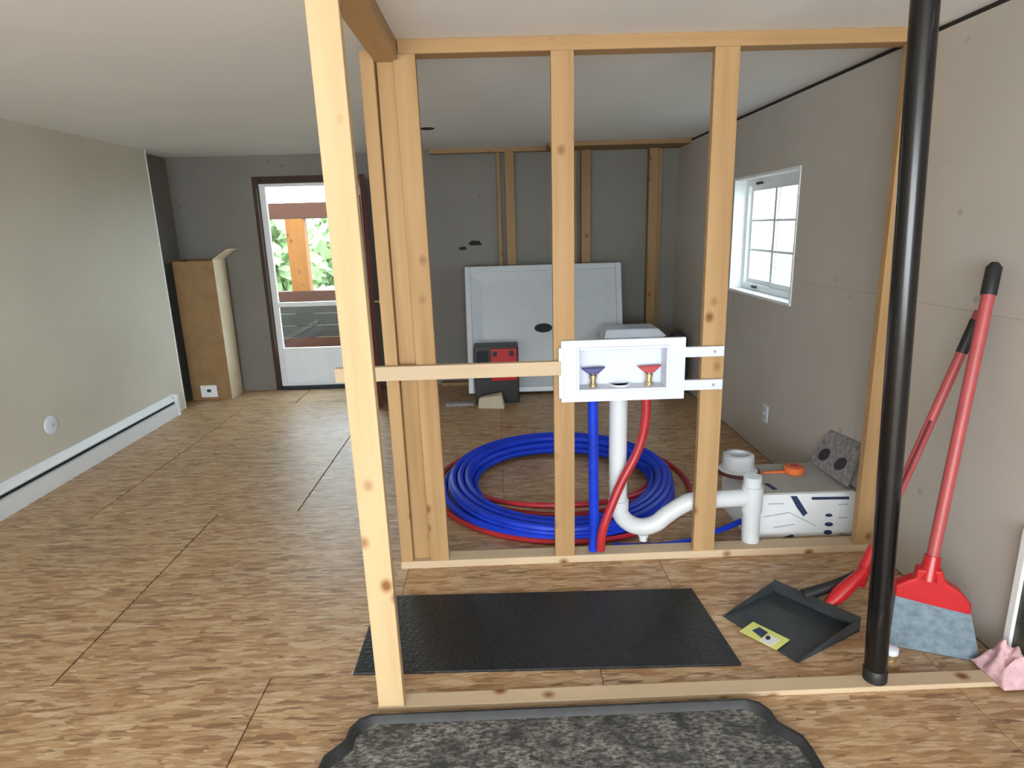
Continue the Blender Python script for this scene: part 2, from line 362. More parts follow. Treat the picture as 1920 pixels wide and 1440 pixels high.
B((fx0-.012, y1-.3, z0+.02), (fx0, y1-.22, z0+.035)).build('sash_lock', 'charcoal', w1); B((fx0-.012, y1-.3, z1-.04), (fx0, y1-.2, z1-.025)).build('sash_lock', 'charcoal', w1)

# ================================================================== OUTSIDE
gr = B((-30, YF+.3, -.7), (30, 60, -.6)).build('lawn', 'grass'); tag(gr, 'green lawn outside beyond the porch', 'lawn', kind='structure')
gr2 = B((XR+.5, -10, -.7), (40, YF+.3, -.6)).build('side_lawn', 'grass'); tag(gr2, 'green lawn outside the right wall window', 'lawn', kind='structure')
PY = 8.2
po = thing('porch', (-2.4, 7.3, -.1), 'brown wooden porch with post, beam and railing seen through storm door', 'porch')
for i in range(11): B((-4.2, YF+.14+i*.165, -.06), (.2, YF+.14+i*.165+.158, -.03)).build('deck_board', 'weather', po, bevel=.003)
zb0, zb1 = 1.768, 1.96
B((-4.2, PY, zb0), (.2, PY+.12, zb1)).build('beam', 'porchx', po, bevel=.004)
for xc in (px(557, 470, Y=PY).x, px(557, 470, Y=PY).x+2.2): B((xc-.115, PY, -.03), (xc+.115, PY+.14, zb0)).build('porch_post', 'porch', po, bevel=.005)
B((-4.2, PY-.03, .74), (.2, PY+.11, .87)).build('hand_rail', 'porchx', po, bevel=.004)
for i, (a, b, mt) in enumerate(((.585, .735, 'weather'), (.43, .58, 'weather'), (.275, .425, 'weather'), (.02, .27, 'porchx'))): B((-4.2, PY-.03, a), (.2, PY-.002, b)).build('rail_board', mt, po, bevel=.003)
def tree(x, y, h, r, label):
    t = thing('tree', (x, y, -.6), label, 'tree', 'trees beyond the porch')
    MB().tube([(x, y, -.6), (x+.1, y, h*.3), (x-.05, y, h*.7)], [.2, .15, .06], 8).build('trunk', 'bark', t, smooth=True)
    mb = MB()
    for i in range(1500):
        while True:
            d = Vector([random.uniform(-1, 1) for _ in range(3)])
            if .35 < d.length < 1: break
        c = Vector((x, y, h*.62)) + Vector((d.x*r, d.y*r, d.z*h*.62)); a = Vector([random.gauss(0, 1) for _ in range(3)]).normalized(); b = a.orthogonal().normalized(); s = random.uniform(.12, .26)
        mb.add([c-a*s, c+b*s*.6, c+a*s, c-b*s*.6], [(0, 1, 2, 3)])
    tag(mb.build('foliage', 'leaf', t), kind='stuff')
tree(-5.1, 13.5, 1.75, 1.5, 'pale green leafy tree left of the porch post')
tree(-4.6, 19, 1.8, 1.6, 'pale green leafy tree farther off right of the porch post')

# ================================================================== FRAMES OF STUDS
# ---- rear partition frame
fa = thing('stud_partition', (.65, YA+.045, 0), 'open pine stud partition holding the washer outlet box', 'wall frame')
bev = .003
B((-.515, YA, 0), (1.80, YA+.089, .038)).build('bottom_plate', 'pale', fa, bevel=bev, origin=(.6, YA, 0))
B((-.37, YA, H-.055), (XR-.002, YA+.089, H)).build('top_plate', 'wx', fa, bevel=bev, origin=(.6, YA, H-.05))
def stud(x0, x1, y0, y1, z0, z1, parent, lean=0, mat='wz'):
    mb = MB().hexa([(x0, y0, z0), (x1, y0, z0), (x1, y1, z0), (x0, y1, z0), (x0+lean, y0, z1), (x1+lean, y0, z1), (x1+lean, y1, z1), (x0+lean, y1, z1)])
    return mb.build('stud', mat, parent, bevel=bev, origin=((x0+x1)/2, (y0+y1)/2, z0))
zs0, zs1 = .038, H-.055
stud(-.512, -.455, YA, YA+.089, zs0, zs1+.017, fa, -.012)
stud(-.455, -.370, YA+.032, YA+.089, zs0, zs1+.017, fa, -.008)
stud(-.370, -.281, YA, YA+.038, zs0, zs1, fa, -.02)
stud(.235, .329, YA, YA+.038, zs0, zs1, fa, .006)
stud(.908, 1.010, YA, YA+.038, zs0, zs1, fa, -.002)
stud(1.705, 1.797, YA, YA+.038, zs0, zs1, fa, -.012)
z = px(870, 697, Y=YA-.035).z
B((px(627, 697, Y=YA-.035).x, YA-.035, z-.032), (.268, YA-.001, z+.032)).build('blocking_strip', 'pale', fa, bevel=bev, origin=(-.2, YA, z))
# ---- front frame
fb = thing('doorway_frame', (-.42, YB+.045, 0), 'pine frame nearest the camera with tall post, floor plate and ceiling header', 'wall frame')
B((-.462, YB, 0), (XR-.002, YB+.064, .020)).build('bottom_plate', 'pale', fb, bevel=bev, origin=(.6, YB, 0))
stud(-.455, -.368, YB, YB+.038, .020, H, fb, -.022, 'wzl')
B((-.468, YB+.04, H-.076), (-.372, YA+.065, H-.038)).build('header', 'wy', fb, bevel=bev); B((-.468, YB+.04, H-.038), (-.372, YA+.065, H)).build('header', 'wy', fb, bevel=bev)
# ---- far stud wall behind the shower base
fc = thing('far_stud_wall', (.8, 6.42, 0), 'shaded pine stud framing behind the standing shower base', 'wall frame')
y0 = 6.385
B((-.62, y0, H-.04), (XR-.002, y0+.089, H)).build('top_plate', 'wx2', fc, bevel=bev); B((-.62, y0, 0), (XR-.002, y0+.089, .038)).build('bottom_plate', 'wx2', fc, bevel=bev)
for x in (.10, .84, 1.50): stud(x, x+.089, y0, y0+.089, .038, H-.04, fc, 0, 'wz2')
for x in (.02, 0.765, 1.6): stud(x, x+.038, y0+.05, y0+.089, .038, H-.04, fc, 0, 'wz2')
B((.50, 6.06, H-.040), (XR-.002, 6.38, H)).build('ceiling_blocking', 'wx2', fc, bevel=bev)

# ================================================================== LEFT WALL THINGS
hy0, hy1 = 2.6, 5.62
bh = thing('baseboard_heater', (XL, (hy0+hy1)/2, 0), 'long white baseboard heater with dark slot along the cream wall', 'heater')
MB().prism([(XL, hy0, .03), (XL+.06, hy0, .03), (XL+.062, hy0, .115), (XL+.045, hy0, .118), (XL+.045, hy0, .03+.085), (XL, hy0, .115)], (0, hy1-hy0, 0)).build('front_panel', 'wenamel', bh)
MB().prism([(XL, hy0, .145), (XL+.05, hy0, .145), (XL+.048, hy0, .155), (XL+.012, hy0, .195), (XL, hy0, .195)], (0, hy1-hy0, 0)).build('top_cover', 'wenamel', bh)
B((XL, hy0, .11), (XL+.03, hy1, .15)).build('slot', 'slot', bh); B((XL, hy0, .0), (XL+.05, hy1, .03)).build('kick_base', 'wenamel', bh)
for y in (hy0-.03, hy1): B((XL, y, 0), (XL+.065, y+.03, .198)).build('end_cap', 'wenamel', bh, bevel=.004)
p = px(95, 797, X=XL)
wp = thing('wall_plate', (XL, p.y, p.z-.06), 'small round white wall plate above the baseboard heater', 'wall plate')
MB().lathe([(.062, 0), (.06, .006), (.045, .012), (.02, .014)], (XL, p.y, p.z), 24, (1, 0, 0)).build('plate', 'white', wp, smooth=True)
MB().lathe([(.016, 0), (.014, .006)], (XL+.012, p.y, p.z), 12, (1, 0, 0)).build('jack', 'inklight', wp)
p = px(1436, 775, X=XR)
op = thing('wall_outlet', (XR, p.y, p.z-.06), 'white outlet low on the right wall behind the partition', 'outlet')
B((XR-.007, p.y-.038, p.z-.06), (XR, p.y+.038, p.z+.06)).build('cover_plate', 'white', op, bevel=.003)
for dz in (-.026, .026): B((XR-.010, p.y-.017, p.z+dz-.014), (XR-.006, p.y+.017, p.z+dz+.014)).build('socket', 'inklight', op, bevel=.002)
# ---- tall cardboard box in the recess corner
bx0, bx1, by0, by1, bz = -3.085, -2.70, 6.15, 6.44, 1.375
cb = thing('cardboard_box', ((bx0+bx1)/2, (by0+by1)/2, 0), 'tall brown cardboard box standing left of the doorway', 'box')
T = .006
B((bx0, by0, 0), (bx1, by0+T, bz-.012)).build('front_side', 'cardboard', cb); B((bx0, by1-T, 0), (bx1, by1, bz)).build('back_side', 'cardboard', cb)
B((bx0, by0+T, 0), (bx0+T, by1-T, bz)).build('left_side', 'cardboard', cb); B((bx1-T, by0+T, 0), (bx1, by1-T, bz)).build('right_side', 'cardlit', cb)
B((bx0+T, by0+T, 0), (bx1-T, by1-T, T)).build('bottom', 'cardboard', cb)
MB().hexa([(bx1-T, by0+.01, bz), (bx1, by0+.01, bz-.003), (bx1, by1-.01, bz-.003), (bx1-T, by1-.01, bz), (bx1+.13, by0+.03, bz+.09), (bx1+.135, by0+.03, bz+.085), (bx1+.135, by1-.03, bz+.085), (bx1+.13, by1-.03, bz+.09)]).build('flap', 'cardlit', cb)
lb = B((bx0+.09, by0-.002, .03), (bx0+.25, by0, .15)).build('shipping_label', 'carton', cb); B((bx0+.15, by0-.003, .08), (bx0+.19, by0-.001, .11)).build('label_print', 'charcoal', lb)

# ================================================================== FAR RIGHT ROOM
# ---- shower base standing on edge, leaning on the far studs
pc = px(1020, 617, Y=6.02)
sb = thing('shower_base', (.44, 6.0, 0), 'white shower base standing on edge against the far studs', 'shower base')
SW, SH = 1.52, 1.23; ang = math.atan2(.27, 1.2)
def sp(u, v, d):   # u across, v up the face, d towards the camera
    return Vector((.44+u, 5.98+v*math.sin(ang)-d*math.cos(ang), v*math.cos(ang)+d*math.sin(ang)+.02))
def sbox(u0, u1, v0, v1, d0, d1): return MB().hexa([sp(u0, v0, d1), sp(u1, v0, d1), sp(u1, v0, d0), sp(u0, v0, d0), sp(u0, v1, d1), sp(u1, v1, d1), sp(u1, v1, d0), sp(u0, v1, d0)])
sbox(-SW/2, SW/2, 0, SH, -.02, 0).build('pan_floor', 'acrylic', sb)
rim = MB()
for a in ((-SW/2, -SW/2+.055, 0, SH), (SW/2-.055, SW/2, 0, SH), (-SW/2+.055, SW/2-.055, 0, .055), (-SW/2+.055, SW/2-.055, SH-.055, SH)):
    b = sbox(*a, 0, .06); rim.add(b.v, b.f)
rim.build('rim', 'acrylic', sb, bevel=.008)
ins = MB(); a, b = .055, .16
q0 = [(-SW/2+a, a), (SW/2-a, a), (SW/2-a, SH-a), (-SW/2+a, SH-a)]; q1 = [(-SW/2+b, b), (SW/2-b, b), (SW/2-b, SH-b), (-SW/2+b, SH-b)]
ins.add([sp(u, v, .045) for u, v in q0]+[sp(u, v, .012) for u, v in q1]+[sp(u, v, 0) for u, v in q0], [(0, 1, 5, 4), (1, 2, 6, 5), (2, 3, 7, 6), (3, 0, 4, 7), (4, 5, 6, 7), (0, 1, 9, 8), (1, 2, 10, 9), (2, 3, 11, 10), (3, 0, 8, 11), (11, 10, 9, 8)]).build('inner_slope', 'acrylic', sb)
dr = MB(); vv = .62; uu = pc.x-.44
n_ = (sp(0, 0, 1)-sp(0, 0, 0)); vup = (sp(0, 1, 0)-sp(0, 0, 0))
dr.prism([sp(uu+.088*math.cos(2*PI*i/20), vv+.045*math.sin(2*PI*i/20), .012) for i in range(20)], n_*.004); dr.build('drain_hole', 'slot', sb)
# ---- red and black tool case, cream block, white tub, dark bag
c = thing('tool_case', (-.04, 5.72, 0), 'red and black tool case in front of the shower base', 'tool case')
B((-.245, 5.66, 0), (.165, 5.86, .545)).build('case_body', 'black', c, bevel=.012)
B((-.09, 5.645, .22), (.15, 5.665, .52)).build('red_front', 'redplastic', c, bevel=.008)
B((-.22, 5.65, .34), (-.11, 5.662, .5)).build('black_panel', 'slot', c, bevel=.006)
for x in (-.05, .10): B((x-.02, 5.638, .45), (x+.02, 5.648, .5)).build('latch', 'charcoal', c, bevel=.003)
tag(MB().hexa([(-.22, 5.5, 0), (.02, 5.46, 0), (.03, 5.6, 0), (-.22, 5.62, 0), (-.21, 5.5, .10), (.0, 5.47, .13), (.0, 5.6, .13), (-.2, 5.61, .09)]).build('foam_offcut', 'creamblock', bevel=.012), 'cream block offcut on the floor before the tool case', 'offcut')
tag(MB().box((-.52, 5.6, 0), (-.26, 5.68, .03)).build('board_offcut', 'stone', bevel=.003), 'grey flat offcut lying left of the tool case', 'offcut')
tb = thing('storage_tub', (1.22, 5.72, 0), 'white plastic tub with lid behind the washer outlet box', 'tub')
MB().hexa([(.98, 5.6, 0), (1.46, 5.6, 0), (1.46, 5.9, 0), (.98, 5.9, 0), (.95, 5.58, .60), (1.49, 5.58, .60), (1.49, 5.92, .60), (.95, 5.92, .60)]).build('tub_body', 'white', tb, bevel=.02)
MB().hexa([(.935, 5.565, .60), (1.505, 5.565, .60), (1.505, 5.935, .60), (.935, 5.935, .60), (.96, 5.6, .672), (1.43, 5.6, .672), (1.43, 5.9, .672), (.96, 5.9, .672)]).build('tub_lid', 'white', tb, bevel=.012)
B((1.12, 5.578, .53), (1.26, 5.586, .60)).build('tub_latch', 'inklight', tb, bevel=.003)
dbm = MB()
prof = [(.02, 0), (.10, .02), (.115, .2), (.11, .42), (.09, .55), (.04, .6)]
dbm.lathe(prof, (1.665, 5.80, 0), 18)
for v in dbm.v:
    d = noise.noise(v*6)*.03; v.x += d; v.y += d
db = dbm.build('dark_bag', 'charcoal', smooth=True); tag(db, 'small black bag beside the white tub', 'bag')

# ================================================================== PIPE COILS
def coil(name, cx, cy, rings, r, mat, label, wob, seed, shape=None):
    rnd = random.Random(seed); path = []
    ph = rnd.random()*6; N = 56
    for k, (rad, z, ox, oy) in enumerate(rings):
        nx = rings[min(k+1, len(rings)-1)]
        for i in range(N):
            t = i/N; s = max(0, (t-.8)/.2); s = s*s*(3-2*s)
            R_, z_, ox_, oy_ = (a*(1-s)+b*s for a, b in zip((rad, z, ox, oy), nx))
            q = 2*PI*t+.6; wv = wob*math.sin(2*q+ph+k*.7)+wob*.6*math.sin(3*q+k)
            if shape: R_, z_ = shape(R_, z_, (1-math.sin(q))/2)
            path.append((cx+ox_+(R_+wv)*math.cos(q), cy+oy_+(R_+wv)*math.sin(q), max(r+.001, z_+wob*.25*math.sin(q*3+k*1.3))))
    o = MB().tube(path, r, 8).build(name, mat, smooth=True, origin=(cx, cy, 0)); return tag(o, label, 'pipe coil')
bl = []
for lev, (zz, rs) in enumerate(((.053, (.54, .582, .624, .666, .708)), (.091, (.55, .592, .634, .676)), (.129, (.57, .612, .654)))):
    for rr in rs: bl.append((rr, zz, random.uniform(-.008, .008), random.uniform(-.008, .008)))
# red coil lies partly under, shifted towards the far side
coil('red_pipe_coil', .335, 3.84, [(.655, .016, 0, 0), (.62, .016, 0, 0), (.585, .017, 0, .0), (.63, .018, 0, -.01), (.80, .016, .02, -.10)], .0145, 'red', 'red plastic pipe coil lying mostly under the blue coil', .006, 3, lambda R_, z_, w: (R_, z_+(z_-.0155)*34*w**3 if R_ < .7 else z_))
coil('blue_pipe_coil', .345, 3.67, bl, .0205, 'blue', 'thick coil of blue plastic pipe on the floor behind the studs', .005, 5, lambda R_, z_, w: (R_+max(0, z_-.06)*.55*w**2, z_*(1-.42*w**2)))

# ================================================================== WASHER OUTLET BOX AND PLUMBING
wb_ = thing('washer_outlet_box', (.545, YA, .83), 'white washer outlet box mounted between the studs', 'outlet box')
yf0, yf1 = YA-.024, YA-.004
a0, a1 = px(1052, 640, Y=yf0), px(1282, 747, Y=yf0); fx0, fx1, fz1, fz0 = a0.x, a1.x, a0.z, a1.z
i0, i1 = px(1086, 657, Y=yf0), px(1248, 725, Y=yf0); ix0, ix1, iz1, iz0 = i0.x, i1.x, i0.z, i1.z
fm = MB().box((fx0, yf0, fz0), (ix0, yf1, fz1)).box((ix1, yf0, fz0), (fx1, yf1, fz1)).box((ix0, yf0, fz0), (ix1, yf1, iz0)).box((ix0, yf0, iz1), (ix1, yf1, fz1))
fm.build('flange', 'white', wb_)
e = .006
MB().box((ix0-e, yf1, iz0-e), (ix0, YA+.065, iz1+e)).box((ix1, yf1, iz0-e), (ix1+e, YA+.065, iz1+e)).box((ix0, yf1, iz0-e), (ix1, YA+.065, iz0)).box((ix0, yf1, iz1), (ix1, YA+.065, iz1+e)).box((ix0-e, YA+.065, iz0-e), (ix1+e, YA+.07, iz1+e)).build('recessed_box', 'white', wb_)
MB().box((ix0-.012, yf0-.008, iz0-.012), (ix0, yf0, iz1+.012)).box((ix1, yf0-.008, iz0-.012), (ix1+.012, yf0, iz1+.012)).box((ix0, yf0-.008, iz0-.012), (ix1, yf0, iz0)).box((ix0, yf0-.008, iz1), (ix1, yf0, iz1+.012)).build('raised_bead', 'white', wb_, bevel=.003)
B((fx0-.012, yf0-.006, fz0+.02), (fx0+.012, yf1, fz1-.03)).build('side_tab', 'white', wb_, bevel=.003)
for ya, yb in ((650, 669), (712, 731)):
    zz1, zz0 = px(1320, ya, Y=yf0).z, px(1320, yb, Y=yf0).z
    br = B((fx1-.01, yf0-.002, zz0), (px(1358, 660, Y=yf0).x, yf1, zz1)).build('mounting_bracket', 'white', wb_, bevel=.003)
    MB().lathe([(.007, 0), (.007, .003)], (px(1340, 660, Y=yf0).x, yf0-.002, (zz0+zz1)/2), 10, (0, -1, 0)).build('screw', 'metal', br)
for xp, mt, nm in ((1112, 'bluev', 'cold'), (1217, 'redv', 'hot')):
    vx = px(xp, 700, Y=YA+.03).x
    vb = MB().lathe([(.020, 0), (.020, .012), (.013, .014), (.013, .035), (.018, .037), (.018, .052), (.010, .054), (.010, .07)], (vx, YA+.03, iz0), 16).build('valve', 'brass', wb_, smooth=True)
    zt_ = iz0+.07
    MB().hexa([(vx-.02, YA+.015, zt_-.012), (vx+.02, YA+.015, zt_-.012), (vx+.02, YA+.045, zt_-.012), (vx-.02, YA+.045, zt_-.012), (vx-.056, YA+.018, zt_+.016), (vx+.056, YA+.018, zt_+.02), (vx+.056, YA+.042, zt_+.02), (vx-.056, YA+.042, zt_+.016)]).build('valve_handle', mt, vb, bevel=.004)
MB().lathe([(.052, 0), (.052, .006), (.04, .006), (.04, -.01)], ((ix0+ix1)/2-.0, YA+.045, iz0), 20).build('drain_socket', 'pvc', wb_)
YP = YA+.087; r = .043
dp = thing('drain_pipe', (.55, YP, 0), 'white plastic drain pipe with curved trap below the outlet box', 'pipe')
x0 = px(1159, 800, Y=YP).x; zj = .265
MB().tube([(x0, YP, iz0+.0), (x0, YP, .5), (x0+.006, YP, zj)], r, 20).build('standpipe', 'pvc', dp, smooth=True)
MB().lathe([(r, -.002), (r+.007, 0), (r+.007, .05), (r, .052)], (x0+.006, YP, zj-.03), 20).build('coupling', 'pvc', dp, smooth=True)
xc = px(1207, 960, Y=YP).x; rad = xc-x0-.006
path = [Vector((x0+.006, YP, zj+.0))] + arc((xc, zj-.005), rad, PI, 1.78*PI, 12, y=YP)
e1 = path[-1]; xe = px(1340, 940, Y=YP).x; ze = px(1300, 938, Y=YP).z
for tt in (.18, .4, .62, .82, 1):
    s = tt*tt*(3-2*tt); path.append(Vector((e1.x+(.175)*tt, YP, e1.z+(ze-e1.z)*math.sin(tt*PI/2))))
path += [Vector((xe, YP, ze)), Vector((px(1405, 940, Y=YP).x, YP, ze+.005))]
MB().tube(path, r*.98, 20).build('trap_bend', 'pvc', dp, smooth=True)
MB().lathe([(.02, 0), (.02, .02), (.026, .022), (.026, .035)], (xc, YP, zj-.005-rad-r-.03), 14).build('cleanout_plug', 'pvc', dp, smooth=True)
xv = px(1408, 960, Y=YP).x
MB().tube([(xv-.003, YP, px(1400, 893, Y=YP).z), (xv, YP, .2), (xv+.006, YP, .03)], r, 20).build('vertical_pipe', 'pvc', dp, smooth=True)
MB().lathe([(r, -.002), (r+.008, 0), (r+.008, .13), (r, .132)], (xv, YP, ze-.065), 20).build('tee_fitting', 'pvc', dp, smooth=True)
# supply tubes
YT = YA+.055
def sm(pts, n=6):
    out = []; P = [pts[0]]+pts+[pts[-1]]
    for i in range(1, len(P)-2):
        for k in range(n):
            t = k/n; a, b, c, d = (Vector(P[j]) for j in (i-1, i, i+1, i+2))
            out.append(.5*((2*b)+(c-a)*t+(2*a-5*b+4*c-d)*t*t+(3*b-a-3*c+d)*t**3))
    return out+[Vector(pts[-1])]
bt = MB().tube(sm([px(1111, 735, Y=YA+.03), px(1112, 790, Y=YA+.035), px(1113, 900, Y=YA+.03), px(1114, 1000, Y=YA+.03), px(1112, 1031, Y=YA+.03)]), .024, 12).build('blue_supply_tube', 'blue', smooth=True)
tag(bt, 'blue supply tube running straight down from the outlet box', 'pipe')
rt_ = MB().tube(sm([px(1212, 735, Y=YA+.02), px(1210, 790, Y=YA+.02), px(1196, 845, Y=YA+.017), px(1165, 905, Y=YA), px(1140, 965, Y=YA-.02), px(1129, 1000, Y=YA-.025), px(1126, 1031, Y=YA-.02)]), .021, 12).build('red_supply_tube', 'red', smooth=True)
tag(rt_, 'red supply tube bending across the white drain pipe', 'pipe')
tag(MB().tube(sm([px(1148, 1024, Z=.02), px(1230, 1024, Z=.02), px(1312, 1012, Z=.02)]), .017, 10).build('pipe_offcut', 'blue', smooth=True), 'blue pipe offcut lying along the plate below the trap', 'pipe')
tag(MB().tube(sm([px(1335, 998, Z=.03), px(1360, 990, Z=.03), px(1392, 976, Z=.05)]), .015, 10).build('pipe_offcut', 'blue', smooth=True), 'short blue pipe offcut beside the white carton', 'pipe')

# ================================================================== CARTON AND WHAT LIES ON IT
c0, c1, cy0, cy1, cz = 1.245, 1.79, 2.935, 3.34, .243
ct = thing('printed_carton', ((c0+c1)/2, (cy0+cy1)/2, 0), 'white printed carton on the floor behind the partition', 'carton')
B((c0, cy0, 0), (c1, cy1, cz-.004)).build('carton_body', 'carton', ct, bevel=.004)
B((c0, cy0+.012, cz-.004), (c1, cy1, cz)).build('carton_top', 'ctop', ct)
def printp(pts, mat, th=.0015):
    P = [px(x, y, Y=cy0-.0005) for x, y in pts]; MB().prism(P, (0, -th, 0)).build('carton_print', mat, ct)
printp([(1482, 930), (1494, 930), (1514, 962), (1506, 968), (1494, 952)], 'ink'); printp([(1522, 932), (1592, 931), (1592, 936), (1522, 937)], 'ink')
for x, y, rx, ry in ((1554, 966, 7, 3), (1554, 983, 8, 4), (1552, 998, 8, 4.5)): printp([(x+rx*math.cos(i*PI/5), y+ry*math.sin(i*PI/5)) for i in range(10)], 'ink')
printp([(1466, 1008), (1484, 1002), (1490, 1004), (1478, 1011), (1464, 1012)], 'ink')
for (xa, ya, xb, yb) in ((1432, 968, 1480, 960), (1480, 960, 1530, 985), (1450, 988, 1490, 982), (1440, 944, 1470, 943), (1572, 945, 1590, 944), (1572, 970, 1588, 969), (1572, 1000, 1586, 999)): printp([(xa, ya), (xb, yb), (xb, yb+2), (xa, ya+2)], 'inklight')
MB().prism([px(x, y, Z=cz+.0005) for x, y in ((1432, 907), (1440, 906), (1458, 917), (1450, 919))], (0, 0, .001)).build('carton_print', 'ink', ct)
p = px(1383, 884, Z=cz)
rl = thing('white_spool', (p.x, p.y, cz), 'white plastic spool with dark red ring on the carton', 'spool')
MB().lathe([(.115, 0), (.118, .006), (.115, .014), (.09, .016)], (p.x, p.y, cz), 28).build('ring', 'darkred', rl, smooth=True)
MB().lathe([(.105, .016), (.10, .024), (.085, .03), (.082, .10), (.075, .105), (.055, .105), (.052, .06)], (p.x, p.y, cz), 28).build('spool_body', 'pvc', rl, smooth=True)
p = px(1488, 886, Z=cz)
tc_ = thing('tape_measure', (p.x, p.y, cz), 'small orange tape measure on the carton', 'tape measure')
MB().lathe([(.02, 0), (.052, .002), (.055, .01), (.055, .03), (.048, .038), (.02, .04)], (p.x, p.y, cz), 20).build('case', 'orange', tc_, smooth=True)
MB().lathe([(.022, 0), (.02, .004)], (p.x, p.y, cz+.039), 14).build('centre_disc', 'redv', tc_)
B((p.x-.17, p.y-.005, cz+.002), (p.x-.05, p.y+.012, cz+.012)).build('blade', 'orange', tc_)
pq = [px(x, y, X=1.765) for x, y in ((1546, 807), (1606, 834), (1594, 912), (1522, 864))]
for i, q in enumerate(pq): q.x = 1.775 + (.02 if i < 2 else -.03)
gp = thing('speckled_plate', (1.77, 3.1, cz), 'grey speckled plate with two dark spots leaning on the right wall', 'plate')
zmin = min(q.z for q in pq); 
for q in pq: q.z += max(0, cz+.003-zmin)
MB().prism(pq, (.010, 0, 0)).build('plate', 'stone', gp)
for (s, t_) in ((.25, .62), (.70, .62)):
    top = pq[0].lerp(pq[1], s); bot = pq[3].lerp(pq[2], s); c = top.lerp(bot, t_)
    u = (pq[1]-pq[0]).normalized(); v = (pq[3]-pq[0]).normalized()
    MB().prism([c+u*.045*math.cos(i*PI/8)+v*.045*math.sin(i*PI/8)+Vector((-.001, 0, 0)) for i in range(16)], (-.003, 0, 0)).build('dark_spot', 'charcoal', gp)

# ================================================================== MATS
tag(MB().prism([(-.585, 2.02, 0), (.852, 1.985, 0), (.82, 2.49, 0), (-.58, 2.525, 0)], (0, 0, .010)).build('rubber_mat', 'mat', bevel=.003), 'flat black rubber mat behind the front floor plate', 'mat')
bt_ = thing('boot_tray', (.16, 1.5, 0), 'dirty black boot tray with scalloped corners in the foreground', 'tray')
def outline(k):
    hw, y1, y0 = .757-k, 1.795-k, 1.16+k; cx = .16
    right = [(hw-.125+k*.3, y1), (hw-.085+k*.2, y1-.018), (hw-.062+k*.1, y1-.055), (hw-.058, y1-.105), (hw-.032, y1-.135), (hw-.006, y1-.165), (hw, y1-.21)]
    top = [(cx+a, b) for a, b in right]; tl = [(cx-a, b) for a, b in right][::-1]
    ym = (y1+y0)/2; bot = [(x, 2*ym-y) for x, y in tl][::-1]; br = [(x, 2*ym-y) for x, y in top][::-1]
    return tl + top + br + bot
levels = [(0, 0), (0, .022), (.005, .030), (.014, .030), (.022, .020), (.030, .008)]
mb = MB(); n = len(outline(0))
for k, z_ in levels: mb.v += [Vector((x, y, z_)) for x, y in outline(k)]
for i in range(len(levels)-1):
    for j in range(n): mb.f.append([i*n+j, i*n+(j+1) % n, (i+1)*n+(j+1) % n, (i+1)*n+j])
mb.build('tray_rim', 'trayrim', bt_, smooth=True)
MB().prism([(x, y, .0) for x, y in outline(.022)], (0, 0, .0085)).build('tray_floor', 'dirty', bt_)

# ================================================================== BLACK PIPE, FITTING
pb = px(1639, 1284, Y=YB+.04); pt = px(1735, 0, Y=YB+.04); dirp = (pt-pb)
def pp(z): return pb + dirp*((z-pb.z)/dirp.z)
bp = thing('black_pipe', tuple(pp(.020)), 'glossy black plastic vent pipe standing on the front plate', 'pipe')
MB().tube([pp(.020), pp(1.2), pp(H)], .036, 24).build('pipe_body', 'pipe', bp, smooth=True)
MB().lathe([(.036, 0), (.039, .002), (.039, .045), (.0365, .048)], tuple(pp(.020)), 24, tuple(dirp)).build('base_coupling', 'black', bp, smooth=True)
fxy = px(1677, 1256, Z=0)
bf = thing('brass_fitting', (fxy.x, fxy.y, 0), 'small brass fitting on the floor beside the black pipe', 'fitting')
MB().lathe([(.034, 0), (.034, .02), (.022, .024), (.022, .045)], (fxy.x, fxy.y+.03, 0), 12).build('nut', 'brass', bf, smooth=True)
MB().lathe([(.018, .045), (.024, .05), (.024, .07), (.014, .075)], (fxy.x, fxy.y+.03, 0), 12).build('cap', 'white', bf, smooth=True)

# ================================================================== DUSTPAN AND BROOM
Lc, Tc, Rc, Bc = Vector((.888, 2.287)), Vector((1.165, 2.44)), Vector((1.385, 2.15)), Vector((1.06, 1.985))
dpn = thing('dustpan', tuple(((Lc+Rc)/2).to_3d()), 'grey lobby dustpan with yellow sticker and red pole leaning on the wall', 'dustpan')
def P2(s, t_, z):  # s lip->back, t L/T side -> B/R side
    q = (Lc.lerp(Tc, s)).lerp(Bc.lerp(Rc, s), t_); return Vector((q.x, q.y, z))
MB().hexa([P2(0, 0, .002), P2(0, 1, .002), P2(1, 1, .006), P2(1, 0, .006), P2(0, 0, .005), P2(0, 1, .005), P2(1, 1, .016), P2(1, 0, .016)]).build('pan', 'pan', dpn)
def wall_(s0, t0, s1, t1, h0_, h1_, ins_s, ins_t):
    return MB().hexa([P2(s0, t0, .004), P2(s1, t1, .008), P2(s1+ins_s, t1+ins_t, .008), P2(s0+ins_s, t0+ins_t, .004), P2(s0, t0, h0_), P2(s1, t1, h1_), P2(s1+ins_s, t1+ins_t, h1_), P2(s0+ins_s, t0+ins_t, h0_)])
wall_(.05, 0, 1, 0, .008, .062, 0, .016).build('side_wall', 'pan', dpn); wall_(.05, 1, 1, 1, .008, .062, 0, -.016).build('side_wall', 'pan', dpn)
wall_(1, 0, 1, 1, .066, .066, -.02, 0).build('back_wall', 'pan', dpn, bevel=.003)
MB().hexa([P2(.88, .03, .054), P2(.88, .97, .054), P2(1, 1, .062), P2(1, 0, .062), P2(.88, .03, .058), P2(.88, .97, .058), P2(1, 1, .069), P2(1, 0, .069)]).build('hood', 'pan', dpn)
st = [(1386, 1184), (1412, 1166), (1481, 1200), (1456, 1219)]
sk = MB().prism([px(x, y, Z=.0115) for x, y in st], (0, 0, .001)).build('sticker', 'yellow', dpn)
